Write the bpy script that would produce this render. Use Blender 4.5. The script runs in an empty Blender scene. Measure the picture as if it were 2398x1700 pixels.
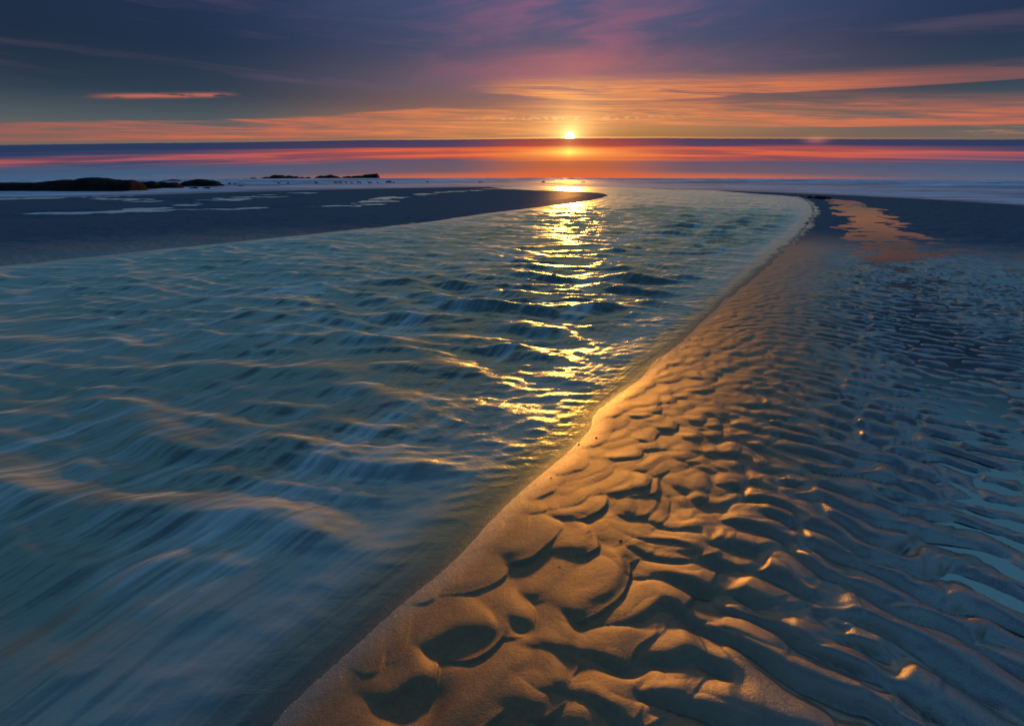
import bpy, math, random
import numpy as np
from mathutils import Vector

# ------------------------------------------------------------------ camera
C = bpy.context.scene.collection
SC = bpy.context.scene
W0, H0, FPX = 2398.0, 1700.0, 1199.0
CAMH = 1.1
REARTH = 14000.0
EYE = 401.0
PITCH = math.atan((850.0 - EYE) / FPX)
cd = bpy.data.cameras.new('camera')
cam = bpy.data.objects.new('camera', cd); C.objects.link(cam)
cd.sensor_width = 36.0
cd.lens = 36.0 * FPX / W0
cam.location = (0, 0, CAMH)
cam.rotation_euler = (math.pi / 2 - PITCH, 0, 0)
cd.clip_start = 0.05; cd.clip_end = 5000
SC.camera = cam

SUN_AZ, SUN_EL = 5.9, 3.3           # degrees, azimuth to the right of +Y

# ------------------------------------------------------------------ a small expression compiler for shader nodes
class G:
    tree = None
class V:
    def __init__(s, sock): s.s = sock
    def __add__(a, b): return M('ADD', a, b)
    __radd__ = __add__
    def __sub__(a, b): return M('SUBTRACT', a, b)
    def __rsub__(a, b): return M('SUBTRACT', b, a)
    def __mul__(a, b): return M('MULTIPLY', a, b)
    __rmul__ = __mul__
    def __truediv__(a, b): return M('DIVIDE', a, b)
    def __rtruediv__(a, b): return M('DIVIDE', b, a)
    def __neg__(a): return M('MULTIPLY', a, -1.0)
def put(node, i, v):
    if isinstance(v, V): G.tree.links.new(v.s, node.inputs[i])
    elif v is not None: node.inputs[i].default_value = v
def M(op, a, b=None, c=None, clamp=False):
    n = G.tree.nodes.new('ShaderNodeMath'); n.operation = op; n.use_clamp = clamp
    put(n, 0, a); put(n, 1, b)
    if c is not None: put(n, 2, c)
    return V(n.outputs[0])
def sat(a): return M('ADD', a, 0.0, clamp=True)
def smooth(a, lo, hi):
    n = G.tree.nodes.new('ShaderNodeMapRange'); n.interpolation_type = 'SMOOTHSTEP'
    put(n, 0, a); put(n, 1, lo); put(n, 2, hi); n.inputs[3].default_value = 0; n.inputs[4].default_value = 1
    return V(n.outputs[0])
def gauss(a, c, w):                 # bell with centre c and width w
    d = (a - c) / w
    return M('POWER', 2.718281828, -(d * d))
def ramp(a, stops, interp='LINEAR'):   # piecewise ramp of colours over a real-valued input
    lo, hi = stops[0][0], stops[-1][0]
    f = (a - lo) / (hi - lo)
    n = G.tree.nodes.new('ShaderNodeValToRGB'); put(n, 0, f)
    n.color_ramp.interpolation = interp
    e = n.color_ramp.elements
    while len(e) < len(stops): e.new(0.5)
    for k, (p, c) in enumerate(stops): e[k].position = (p - lo) / (hi - lo)
    for k, (p, c) in enumerate(stops): e[k].color = (*c, 1) if len(c) == 3 else c
    return V(n.outputs[0])
def fl(a, stops):                   # the same for plain numbers
    return V(M('ADD', ramp(a, [(p, (v, v, v)) for p, v in stops], 'LINEAR'), 0.0).s)
def mix(f, a, b, mode='MIX'):
    n = G.tree.nodes.new('ShaderNodeMix'); n.data_type = 'RGBA'; n.blend_type = mode
    n.clamp_result = False
    put(n, 0, f)
    for i, v in ((6, a), (7, b)):
        if isinstance(v, V): G.tree.links.new(v.s, n.inputs[i])
        else: n.inputs[i].default_value = (*v, 1)
    return V(n.outputs[2])
def add(a, b, f=1.0): return mix(f, a, b, 'ADD')
def comb(x, y, z):
    n = G.tree.nodes.new('ShaderNodeCombineXYZ'); put(n, 0, x); put(n, 1, y); put(n, 2, z); return V(n.outputs[0])
def noise(vec, scale=1.0, detail=3.0, rough=0.5, dist=0.0, lac=2.0):
    n = G.tree.nodes.new('ShaderNodeTexNoise'); put(n, 'Vector', vec)
    n.inputs['Scale'].default_value = scale; n.inputs['Detail'].default_value = detail
    n.inputs['Roughness'].default_value = rough; n.inputs['Distortion'].default_value = dist
    n.inputs['Lacunarity'].default_value = lac
    return V(n.outputs[0])
def attr(name, what='Fac'):
    n = G.tree.nodes.new('ShaderNodeAttribute'); n.attribute_name = name
    return V(n.outputs[what])
def sep(vec):
    n = G.tree.nodes.new('ShaderNodeSeparateXYZ'); put(n, 0, vec); return [V(o) for o in n.outputs]
def lin(r, g, b):
    f = lambda v: (v / 255 / 12.92) if v / 255 <= 0.04045 else ((v / 255 + 0.055) / 1.055) ** 2.4
    return (f(r), f(g), f(b))

def px_dir(px, py):
    u = (px - 1199.0) / FPX; v = (850.0 - py) / FPX
    s, c = math.sin(PITCH), math.cos(PITCH)
    return np.array([u, c + v * s, -s + v * c])
def az_el(px, py):
    d = px_dir(px, py)
    return math.degrees(math.atan2(d[0], d[1])), math.degrees(math.atan2(d[2], math.hypot(d[0], d[1])))

# ------------------------------------------------------------------ sky
world = bpy.data.worlds.new('World'); SC.world = world; world.use_nodes = True
G.tree = world.node_tree; G.tree.nodes.clear()
tc = G.tree.nodes.new('ShaderNodeTexCoord')
X, Y, Z = sep(V(tc.outputs['Generated']))
A = M('ARCTAN2', X, Y) * 57.29578                      # azimuth, degrees to the right of straight ahead
E = M('ARCSINE', Z) * 57.29578                         # elevation, degrees
# the cloud layers sit highest a little left of the sun and sink slowly to either side
dip = fl(A, [(-180, 0.0), (-100, 0.15), (-60, 0.46), (-45, 0.56), (-35, 0.70), (-25, 0.81), (-15, 0.92), (0, 0.985), (6, 1.0), (15, 0.975), (25, 0.90), (35, 0.80), (45, 0.69), (60, 0.56), (100, 0.2), (180, 0.0)])
Eb = E + (1.0 - dip) * 3.15                             # elevation measured in bank-aligned terms (3.15 = bank top ahead)
wob = (noise(comb(A * 0.05, E * 0.2, 3.0), 1.0, 2.0) - 0.5)
dA = M('ABSOLUTE', A - 6.0)
dsun = M('SQRT', (A - SUN_AZ) * (A - SUN_AZ) + (E - 3.22) * (E - 3.22))
far = smooth(dA, 0.0, 36.0)
# clear air behind the clouds, plus an unseen gold band added to warm reflections
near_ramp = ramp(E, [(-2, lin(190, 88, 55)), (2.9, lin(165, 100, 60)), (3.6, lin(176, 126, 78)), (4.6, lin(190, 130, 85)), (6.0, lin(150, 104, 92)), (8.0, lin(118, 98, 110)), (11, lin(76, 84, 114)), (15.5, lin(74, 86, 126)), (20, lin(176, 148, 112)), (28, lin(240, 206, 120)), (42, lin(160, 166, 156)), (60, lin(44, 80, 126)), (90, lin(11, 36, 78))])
far_ramp = ramp(E, [(-2, lin(80, 92, 118)), (2.5, lin(112, 100, 92)), (4.0, lin(82, 92, 98)), (6.5, lin(48, 66, 84)), (10, lin(34, 52, 80)), (15.5, lin(34, 54, 90)), (22, lin(92, 148, 194)), (38, lin(110, 174, 224)), (58, lin(32, 78, 136)), (90, lin(11, 36, 78))])
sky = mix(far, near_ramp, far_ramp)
# deeper tone in the far upper left
ul = smooth(-A, 14.0, 46.0) * smooth(E, 3.0, 9.0) * (1.0 - smooth(E, 17.0, 32.0))
sky = mix(ul * 0.55, sky, lin(22, 36, 52))
# rosy veil high above the sun
st1 = noise(comb(A * 0.075 + E * 0.10, E * 0.50 - A * 0.05, 1.7), 1.0, 6.0, 0.58, 0.5)
veil = smooth(st1, 0.38, 0.68) * gauss(A, 6.0, 13.0) * smooth(E, 6.5, 9.5) * (1.0 - smooth(E, 18.0, 30.0))
sky = mix(veil * 0.62, sky, lin(156, 96, 122))
rose = gauss(A, 6.0, 9.0) * gauss(E, 9.4, 1.7) * (0.55 + st1 * 0.9)
sky = mix(sat(rose * 0.55), sky, lin(186, 102, 104))
st1b = noise(comb(A * 0.04 + 11.0, E * 0.7 + A * 0.03, 5.7), 1.0, 5.0, 0.6, 0.3)
sky = mix(smooth(st1b, 0.5, 0.75) * 0.25 * smooth(E, 6.0, 8.0) * (1.0 - smooth(E, 20.0, 30.0)), sky, lin(120, 96, 120))
# long streaked cirrus lit orange
orange = ramp(dsun, [(0, lin(255, 190, 110)), (5, lin(252, 160, 92)), (14, lin(238, 136, 82)), (28, lin(220, 116, 80)), (45, lin(176, 100, 84)), (60, lin(130, 88, 92))])
stf = noise(comb(A * 0.11, Eb * 5.0 + A * 0.05, 12.0), 1.0, 6.0, 0.65, 0.4)
orange = mix(smooth(stf, 0.42, 0.62), mix(0.42, orange, lin(120, 88, 92)), orange)
sa = noise(comb(A * 0.055, Eb * 1.5 + A * 0.03, 8.2), 1.0, 6.5, 0.6, 0.35)
sb = noise(comb(A * 0.16, Eb * 3.6 + A * 0.06, 2.2), 1.0, 7.0, 0.64, 0.5)
s = sa * 0.6 + sb * 0.4
# left sheet: a straight upper edge, feathering near the sun
topL = fl(A, [(-60, 4.3), (-45, 4.5), (-38, 4.85), (-28, 5.0), (-18, 5.35), (-8, 6.15), (-2, 6.0), (4, 5.3), (12, 4.2)])
inL = smooth(topL + (sb - 0.5) * 0.5 - Eb, -0.06, 0.20) * smooth(Eb, 3.18, 3.6) * (1.0 - smooth(A, -2.0, 12.0))
sky = mix(sat(inL * smooth(s, 0.34, 0.58)) * 0.95, sky, orange)
# right sheets: two wedges fanning out to the right
def wedge(c_stops, w_stops, a0, a1, k, thr):
    cc = fl(A, c_stops); ww = fl(A, w_stops)
    d = (Eb - cc) / ww
    t_ = noise(comb(A * 0.06, Eb * 1.25 + A * k, 4.0 + k * 7), 1.0, 7.0, 0.6, 0.45)
    body = smooth(d, -1.0, -0.86) * (1.0 - smooth(d, -0.4, 1.15))
    return sat(body * smooth(t_ * 0.65 + sb * 0.35, thr + 0.06, thr + 0.24) * smooth(A, a0, a1))
w1 = wedge([(-10, 8.0), (0, 8.0), (6, 7.7), (14, 7.65), (25, 7.75), (45, 8.0)], [(-10, 0.4), (4, 1.1), (14, 1.3), (25, 0.9), (45, 0.75)], -6, 5, 0.10, 0.28)
sky = mix(w1, sky, mix(smooth(A, 22, 42), orange, lin(120, 84, 88)))
w2 = wedge([(-10, 6.6), (4, 6.2), (14, 5.75), (25, 5.6), (45, 5.2)], [(-10, 0.5), (4, 1.2), (14, 1.5), (25, 1.6), (45, 1.1)], -4, 8, 0.085, 0.30)
sky = mix(w2 * 0.95, sky, orange)
w3 = sat(smooth(s, 0.36, 0.6) * gauss(Eb, 4.75, 0.75) * gauss(A, 2.0, 13.0))
sky = mix(w3 * 0.9, sky, orange)
w4 = sat(smooth(sb, 0.5, 0.6) * gauss(E, 2.95 , 0.28) * smooth(A, 37.0, 41.0))
sky = mix(w4 * 0.8, sky, lin(200, 130, 90))
# one thin lit streak alone at the left
stk = smooth(noise(comb(A * 0.5, E * 3.0, 7.0), 1.0, 4.0), 0.3, 0.5)
lone = gauss(E, 6.1 + (A + 30.0) * 0.075, 0.16) * smooth(A, -37.5, -33.0) * (1.0 - smooth(A, -28.5, -25.0))
sky = mix(sat(lone * stk) * 0.75, sky, lin(216, 116, 92))
# little beads of cloud to the right of the sun
beads = smooth(noise(comb(A * 1.5, E * 2.5, 0.0), 1.0, 3.0, 0.6), 0.5, 0.62) * gauss(E, 4.95, 0.16) * gauss(A, 6.0, 7.5)
sky = mix(sat(beads) * 0.7, sky, lin(255, 196, 134))
# glow round the sun
glow = M('POWER', 2.718281828, -(dsun / 1.8))
sky = add(sky, mix(1.0, (0.85, 0.42, 0.12), comb(glow, glow, glow), 'MULTIPLY'))
# the dark bank with its lit rim
edge = Eb + (noise(comb(A * 1.1, 0.0, 0.0), 1.0, 6.0, 0.7) - 0.5) * 0.12
rim = gauss(edge, 3.20, 0.075) * M('POWER', 2.718281828, -(M('ABSOLUTE', A - 5.0) / 12.0))
sky = add(sky, mix(1.0, (0.75, 0.33, 0.10), comb(rim, rim, rim), 'MULTIPLY'))
below = 1.0 - smooth(edge, 3.08, 3.17)
Ec = Eb + (noise(comb(A * 0.03, Eb * 2.2, 9.0), 1.0, 5.0, 0.6, 0.4) - 0.5) * 1.7 * smooth(Eb, 0.4, 1.2) * (1.0 - smooth(Eb, 2.3, 2.9)) - smooth(A, 12.0, 30.0) * 0.12
bank_near = ramp(Ec, [(-3, lin(226, 104, 60)), (-0.9, lin(226, 104, 60)), (-0.2, lin(212, 96, 60)), (0.35, lin(180, 92, 66)), (1.0, lin(178, 94, 68)), (1.35, lin(226, 116, 62)), (1.8, lin(248, 140, 72)), (2.25, lin(236, 104, 54)), (2.5, lin(176, 62, 52)), (3.2, lin(132, 60, 70))])
bank_mid = ramp(Ec, [(-3, lin(200, 100, 72)), (-0.9, lin(226, 106, 70)), (-0.35, lin(196, 100, 82)), (0.1, lin(108, 86, 100)), (1.1, lin(88, 82, 108)), (1.4, lin(190, 86, 70)), (1.75, lin(240, 104, 58)), (2.2, lin(226, 92, 56)), (2.5, lin(78, 58, 92)), (3.2, lin(50, 54, 94))])
bank_far = ramp(Ec, [(-3, lin(64, 98, 134)), (0.2, lin(84, 98, 124)), (0.7, lin(64, 92, 126)), (1.35, lin(70, 86, 118)), (1.75, lin(150, 84, 100)), (2.0, lin(190, 92, 90)), (2.2, lin(70, 72, 104)), (2.6, lin(36, 56, 92)), (3.2, lin(36, 56, 90))])
m1 = smooth(dA, 1.5, 13.0); m2 = smooth(dA, 12.0, 42.0)
bank = mix(m2, mix(m1, bank_near, bank_mid), bank_far)
bs = noise(comb(A * 0.03, Eb * 3.0, 6.0), 1.0, 4.0, 0.5)
bank = mix(sat((bs - 0.5) * 1.6) * 0.5 * smooth(Eb, 1.0, 1.6) * (1.0 - smooth(Eb, 2.0, 2.4)), bank, lin(120, 70, 96))
brk = noise(comb(A * 0.07, Eb * 2.4 + 3.0, 15.0), 1.0, 5.0, 0.6, 0.3)
bank = mix(smooth(brk, 0.40, 0.62) * 0.75 * m1 * smooth(Eb, 1.0, 1.5) * (1.0 - smooth(Eb, 2.15, 2.5)), bank, mix(m2, lin(120, 70, 88), lin(44, 60, 94)))
sky = mix(below, sky, bank)
gap = gauss(Eb, 1.85, 0.42) * M('POWER', 2.718281828, -(M('ABSOLUTE', A - SUN_AZ) / 1.7))
sky = add(sky, mix(1.0, (1.1, 0.75, 0.12), comb(gap, gap, gap), 'MULTIPLY'))
pillar = M('POWER', 2.718281828, -(M('ABSOLUTE', A - SUN_AZ) / 1.6)) * (1.0 - smooth(E, 3.0, 13.0)) * smooth(E, -1.0, 2.0)
sky = add(sky, mix(1.0, (0.10, 0.025, 0.0), comb(pillar, pillar, pillar), 'MULTIPLY'))
# a scrap of sun dog far to the right
dog = gauss(A, 28.6, 0.9) * gauss(E, 2.62 , 0.28)
sky = add(sky, mix(1.0, (0.26, 0.07, 0.02), comb(dog, dog, dog), 'MULTIPLY'))
# the upper half of the sun over the bank
core = M('POWER', 2.718281828, -(dsun / 0.75)) * (1.0 - below * 0.85)
sky = add(sky, mix(1.0, (1.6, 1.0, 0.35), comb(core, core, core), 'MULTIPLY'))
disc = (1.0 - smooth(dsun, 0.16, 0.60)) * (1.0 - below)
sky = add(sky, mix(1.0, (9.0, 6.5, 3.2), comb(disc, disc, disc), 'MULTIPLY'))
# physical twilight air added under everything
nish = G.tree.nodes.new('ShaderNodeTexSky'); nish.sky_type = 'NISHITA'; nish.sun_disc = False
nish.sun_elevation = math.radians(SUN_EL); nish.sun_rotation = math.radians(SUN_AZ)
bg1 = G.tree.nodes.new('ShaderNodeBackground'); bg1.inputs[1].default_value = 0.0010
G.tree.links.new(nish.outputs[0], bg1.inputs[0])
bg2 = G.tree.nodes.new('ShaderNodeBackground'); bg2.inputs[1].default_value = 0.97
G.tree.links.new(sky.s, bg2.inputs[0])
ad = G.tree.nodes.new('ShaderNodeAddShader')
G.tree.links.new(bg1.outputs[0], ad.inputs[0]); G.tree.links.new(bg2.outputs[0], ad.inputs[1])
wo = G.tree.nodes.new('ShaderNodeOutputWorld'); G.tree.links.new(ad.outputs[0], wo.inputs[0])

# ------------------------------------------------------------------ sun
sd = bpy.data.lights.new('sun', 'SUN'); sd.energy = 2.9; sd.color = (1.0, 0.385, 0.055); sd.angle = math.radians(2.5)
sun = bpy.data.objects.new('sun', sd); C.objects.link(sun)
a_, e_ = math.radians(SUN_AZ), math.radians(SUN_EL + 0.9)
sdir = Vector((math.sin(a_) * math.cos(e_), math.cos(a_) * math.cos(e_), math.sin(e_)))
sun.rotation_euler = sdir.to_track_quat('Z', 'Y').to_euler()
SC.view_settings.view_transform = 'Standard'; SC.view_settings.look = 'None'
SC.view_settings.exposure = 0.0; SC.view_settings.gamma = 1.0; SC.view_settings.use_curve_mapping = False
SC.cycles.max_bounces = 6; SC.cycles.sample_clamp_indirect = 3.0

# ------------------------------------------------------------------ numpy helpers
def ground(px, py, z=0.0):
    """where the ray through a photo pixel meets the (gently curved) datum raised by z"""
    d = px_dir(px, py); k = (d[0] ** 2 + d[1] ** 2) / (2 * REARTH)
    disc = d[2] ** 2 - 4 * k * (CAMH - z)
    t = (-d[2] - math.sqrt(disc)) / (2 * k) if disc > 0 else -d[2] / (2 * k)
    return np.array([d[0] * t, d[1] * t])
def line(pts): return np.array([ground(*p) for p in pts])
def curve_z(x, y): return -(x * x + y * y) / (2 * REARTH)

def h2(ix, iy, seed):
    ix = ix.astype(np.uint32); iy = iy.astype(np.uint32)
    h = ix * np.uint32(374761393) + iy * np.uint32(668265263) + np.uint32((seed * 2654435761) & 0xffffffff)
    h = (h ^ (h >> np.uint32(13))) * np.uint32(1274126177)
    h = (h ^ (h >> np.uint32(16))) * np.uint32(2246822519)
    return (h ^ (h >> np.uint32(15))).astype(np.float64) / 4294967296.0
def gnoise(x, y, seed=0):
    ix = np.floor(x); iy = np.floor(y); fx = x - ix; fy = y - iy
    ix = ix.astype(np.int64); iy = iy.astype(np.int64)
    u = fx * fx * fx * (fx * (fx * 6 - 15) + 10); v = fy * fy * fy * (fy * (fy * 6 - 15) + 10)
    def g(dx, dy):
        a = h2(ix + dx, iy + dy, seed) * 2 * math.pi
        return np.cos(a) * (fx - dx) + np.sin(a) * (fy - dy)
    a = g(0, 0); b = g(1, 0); c = g(0, 1); d = g(1, 1)
    return (a + (b - a) * u + (c - a) * v + (a - b - c + d) * u * v) * 1.5
def fbm(x, y, seed=0, octv=4, gain=0.5):
    s = 0; a = 1.0; t = 0
    for k in range(octv):
        s = s + a * gnoise(x * 2 ** k + k * 17.3, y * 2 ** k - k * 9.1, seed + k); t += a; a *= gain
    return s / t
def sst(x, a, b):
    t = np.clip((x - a) / (b - a), 0, 1); return t * t * (3 - 2 * t)
def dist_poly(x, y, P, closed=False):
    best = np.full(x.shape, 1e18)
    n = len(P)
    for i in range(n if closed else n - 1):
        a = P[i]; b = P[(i + 1) % n]; d = b - a; L = max(d @ d, 1e-12)
        t = np.clip(((x - a[0]) * d[0] + (y - a[1]) * d[1]) / L, 0, 1)
        best = np.minimum(best, (x - a[0] - t * d[0]) ** 2 + (y - a[1] - t * d[1]) ** 2)
    return np.sqrt(best)
def inside(x, y, P):
    r = np.zeros(x.shape, bool); n = len(P)
    for i in range(n):
        x1, y1 = P[i]; x2, y2 = P[(i + 1) % n]
        if y1 == y2: continue
        c = ((y1 > y) != (y2 > y)) & (x < (x2 - x1) * (y - y1) / (y2 - y1) + x1)
        r ^= c
    return r
def spline(P, n=8):
    P = np.asarray(P); Q = np.vstack([2 * P[0] - P[1], P, 2 * P[-1] - P[-2]]); out = []
    for i in range(1, len(Q) - 2):
        for k in range(n):
            t = k / n
            out.append(0.5 * (2 * Q[i] + (Q[i + 1] - Q[i - 1]) * t + (2 * Q[i - 1] - 5 * Q[i] + 4 * Q[i + 1] - Q[i + 2]) * t * t + (3 * Q[i] - Q[i - 1] - 3 * Q[i + 1] + Q[i + 2]) * t ** 3))
    out.append(P[-1]); return np.array(out)
def mesh_object(name, co, faces, mat, attrs=None, vecs=None, smooth_=True):
    me = bpy.data.meshes.new(name)
    me.vertices.add(len(co)); me.vertices.foreach_set('co', np.ascontiguousarray(co, dtype=np.float32).ravel())
    k = faces.shape[1]
    me.loops.add(faces.size); me.loops.foreach_set('vertex_index', faces.astype(np.int32).ravel())
    me.polygons.add(len(faces)); me.polygons.foreach_set('loop_start', np.arange(0, faces.size, k, dtype=np.int32))
    if smooth_: me.polygons.foreach_set('use_smooth', np.ones(len(faces), dtype=bool))
    me.update(calc_edges=True)
    for an, av in (attrs or {}).items():
        a = me.attributes.new(an, 'FLOAT', 'POINT'); a.data.foreach_set('value', av.astype(np.float32).ravel())
    for an, av in (vecs or {}).items():
        a = me.attributes.new(an, 'FLOAT_VECTOR', 'POINT'); a.data.foreach_set('vector', av.astype(np.float32).ravel())
    me.validate(); me.materials.append(mat)
    o = bpy.data.objects.new(name, me); C.objects.link(o)
    return o

# ------------------------------------------------------------------ plan of the beach (metres, taken off the photograph)
BANK_R = spline(line([(1780, 455), (1850, 460), (1888, 470), (1907, 490), (1895, 520), (1860, 560), (1790, 622), (1700, 702), (1600, 792), (1500, 882), (1405, 962), (1380, 1010), (1270, 1105), (1180, 1190), (1060, 1315), (930, 1420), (820, 1520), (690, 1640), (600, 1740)]))
d_ = BANK_R[-1] - BANK_R[-3]; d_ /= np.linalg.norm(d_)
BANK_R = np.vstack([BANK_R, BANK_R[-1] + d_ * 1.0, BANK_R[-1] + d_ * 1.0 + np.array([-2.5, -3.0]), [-9, -9], [-30, -30]])
BANK_L = spline(line([(0, 622), (200, 602), (400, 581), (600, 561), (800, 541), (1000, 520), (1130, 501), (1250, 487), (1340, 476), (1400, 466), (1424, 458)]))
d_ = BANK_L[0] - BANK_L[2]; d_ /= np.linalg.norm(d_)
BANK_L = np.vstack([BANK_L[0] + d_ * 40 + np.array([0, -6]), BANK_L[0] + d_ * 12, BANK_L[0] + d_ * 5, BANK_L])
TIP = spline(line([(1424, 458), (1400, 452), (1330, 448), (1250, 446), (1180, 442), (1150, 438)]))
TOP = line([(1150, 436), (1300, 436), (1500, 440), (1620, 444), (1700, 449)])
STREAM = np.vstack([BANK_L, TIP[1:], TOP, BANK_R])
POOL = spline(line([(1880, 462), (1960, 470), (2020, 500), (2060, 540), (2100, 600), (2110, 660), (2130, 740), (2190, 860), (2260, 1000), (2330, 1160), (2420, 1400)]))
POOLW = np.interp(np.arange(len(POOL)), np.linspace(0, len(POOL) - 1, 11), [0.4, 0.9, 1.0, 0.95, 0.85, 0.75, 0.6, 0.55, 0.5, 0.42, 0.3])
CH1 = spline(line([(-300, 510), (0, 502), (180, 499), (330, 490), (450, 480), (560, 466), (640, 460), (720, 455)]))
CH2 = spline(line([(180, 505), (330, 497), (480, 492), (640, 488), (800, 484), (880, 474), (930, 462), (1000, 454), (1080, 448), (1160, 443)]))
CH3 = spline(line([(-200, 470), (0, 466), (200, 463), (400, 470), (600, 462), (700, 452)]))
az_f, r_f, r_s = [], [], []
for px, lo, hi in [(-500, 490, 470), (0, 464, 449), (300, 459, 443), (600, 449, 437), (900, 442, 432), (1150, 438, 429), (1330, 438, 428), (1600, 444, 431), (1900, 455, 436), (2100, 464, 440), (2398, 482, 446), (2900, 520, 470)]:
    g1 = ground(px, lo); g2 = ground(px, hi)
    az_f.append(math.degrees(math.atan2(g1[0], g1[1]))); r_f.append(np.hypot(*g1)); r_s.append(np.hypot(*g2))
def film_r(az): return np.interp(az, az_f, r_f, left=200, right=60)
def sea_r(az): return np.interp(az, az_f, r_s, left=300, right=90)

# polar grid, fine where detail is near and seen
al = np.concatenate([np.arange(72, 64, -0.8), np.arange(64, 16.0, -0.12), np.arange(16, 3.0, -0.036)])
rr = CAMH / np.tan(np.radians(al))
rr = np.concatenate([[0.12], rr, np.geomspace(rr[-1], 190, 170)[1:], np.geomspace(190, 900, 24)[1:]])
az = np.concatenate([np.arange(-180, -51, 3.0), np.arange(-51, 51.01, 0.125), np.arange(54, 180, 3.0)])
NA, NR = len(az), len(rr)
RR, AZ = np.meshgrid(rr, az, indexing='ij')
GX = RR * np.sin(np.radians(AZ)); GY = RR * np.cos(np.radians(AZ))
DR = np.gradient(rr)[:, None] * np.ones((1, NA))
GX = GX.ravel(); GY = GY.ravel(); DR = DR.ravel(); R = RR.ravel(); AZf = AZ.ravel()
ii, jj = np.meshgrid(np.arange(NR - 1), np.arange(NA), indexing='ij')
j2 = (jj + 1) % NA
FACES = np.stack([ii * NA + j2, (ii + 1) * NA + j2, (ii + 1) * NA + jj, ii * NA + jj], -1).reshape(-1, 4)
def lod(lam): return sst(lam / DR, 1.5, 3.2)

dR = dist_poly(GX, GY, BANK_R); dL = dist_poly(GX, GY, BANK_L)
dS = dist_poly(GX, GY, STREAM, True); inS = inside(GX, GY, STREAM)
dS = np.where(inS, -dS, dS)
wig = 0.02 * gnoise(GX * 2.5, GY * 2.5, 5) * np.clip(R, 0, 6) / 2
dS = dS + wig * 0.6 + 0.05 * gnoise(GX * 1.7, GY * 1.7, 6) * sst(R, 4, 9)
dP = np.full(GX.shape, 1e9)
for i in range(0, len(POOL) - 1):
    a, b = POOL[i], POOL[i + 1]; d = b - a; L = d @ d
    t = np.clip(((GX - a[0]) * d[0] + (GY - a[1]) * d[1]) / L, 0, 1)
    dd = np.hypot(GX - a[0] - t * d[0], GY - a[1] - t * d[1]) / (POOLW[i] + (POOLW[i + 1] - POOLW[i]) * t)
    dP = np.minimum(dP, dd)
dP = np.clip(dP + 0.55 * fbm(GX * 0.9, GY * 0.5, 55, 3), 0, None)
dC1 = dist_poly(GX, GY, CH1); dC2 = dist_poly(GX, GY, CH2); dC3 = dist_poly(GX, GY, CH3)
film = sst(R / film_r(AZf), 0.93, 1.04)
right = (GX > np.interp(GY, [-9, 0, 60], [-3, -0.6, 20])).astype(float)

# ---- ripple fields
def narrowband(x, y, kx, ky, spread, n, seed):
    rs = np.random.RandomState(seed); zr = 0; zi = 0
    k0 = math.hypot(kx, ky); a0 = math.atan2(ky, kx)
    for i in range(n):
        k = k0 * (1 + rs.uniform(-1, 1) * spread * 0.6); a = a0 + rs.uniform(-1, 1) * spread
        ph = k * (math.cos(a) * x + math.sin(a) * y) + rs.uniform(0, 6.283)
        zr = zr + np.cos(ph); zi = zi + np.sin(ph)
    return np.arctan2(zi, zr), np.hypot(zr, zi) / math.sqrt(n)
def saw(ph, s=0.55):
    """rounded back, cusped narrow trough and a steeper lee side"""
    q = ph + s * np.sin(ph)
    return 1.0 - 2.0 * (np.abs(np.sin(q * 0.5 - math.pi / 4 * 0 + 0.0)) ** 1.0 * -1 + 1) ** 1.0
def ripples(x, y, lam, ang, spread, seed, s=0.5, n=14):
    k = 2 * math.pi / lam
    ph, am = narrowband(x, y, k * math.cos(ang), k * math.sin(ang), spread, n, seed)
    q = ph + s * np.cos(ph)
    h = np.abs(np.cos(q * 0.5)) ** 0.8 * 2 - 1.15
    return h * sst(am, 0.05, 0.7), am
def tongues(x, y, ang, L, Wd, seed):
    """overlapping tongue shaped ripples: gentle back, curved steep front, scour below it"""
    ca, sa = math.cos(ang), math.sin(ang)
    a = (x * ca + y * sa) / L; b = (-x * sa + y * ca) / Wd
    ia = np.floor(a).astype(np.int64); ib = np.floor(b).astype(np.int64)
    best = np.zeros(x.shape)
    for da in (-1, 0, 1, 2):
        for db in (-1, 0, 1):
            ca_ = ia + da; cb_ = ib + db
            off = 0.5 * (ca_ % 2)
            pa = ca_ + 0.1 + 0.8 * h2(ca_, cb_, seed); pb = cb_ + off - 0.25 + 0.7 * h2(ca_, cb_, seed + 1)
            sz = 0.75 + 0.6 * h2(ca_, cb_, seed + 2); hh = 0.65 + 0.5 * h2(ca_, cb_, seed + 3)
            cur = 0.9 + 0.9 * h2(ca_, cb_, seed + 4); sk = (h2(ca_, cb_, seed + 5) - 0.5) * 0.9
            u = a - pa; v = (b - pb) / sz + sk * u * 0.5
            front = -(cur * v * v) * 0.55 - 0.0           # parabolic toe
            s_ = u - front                                 # <0 on the back, >0 beyond the toe
            back = np.exp(-np.clip(-s_, 0, None) ** 2 / (1.15 ** 2))
            lee = np.exp(-np.clip(s_, 0, None) ** 2 / (0.10 ** 2))
            prof = np.where(s_ < 0, back * (1 - 0.25 * np.exp(-(s_ / 0.22) ** 2)) , 0.75 * lee)
            side = np.exp(-(np.abs(v) / 0.85) ** 3.2)
            best += np.exp(16.0 * hh * prof * side) - 1.0
    return np.log1p(best) / 16.0

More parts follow.
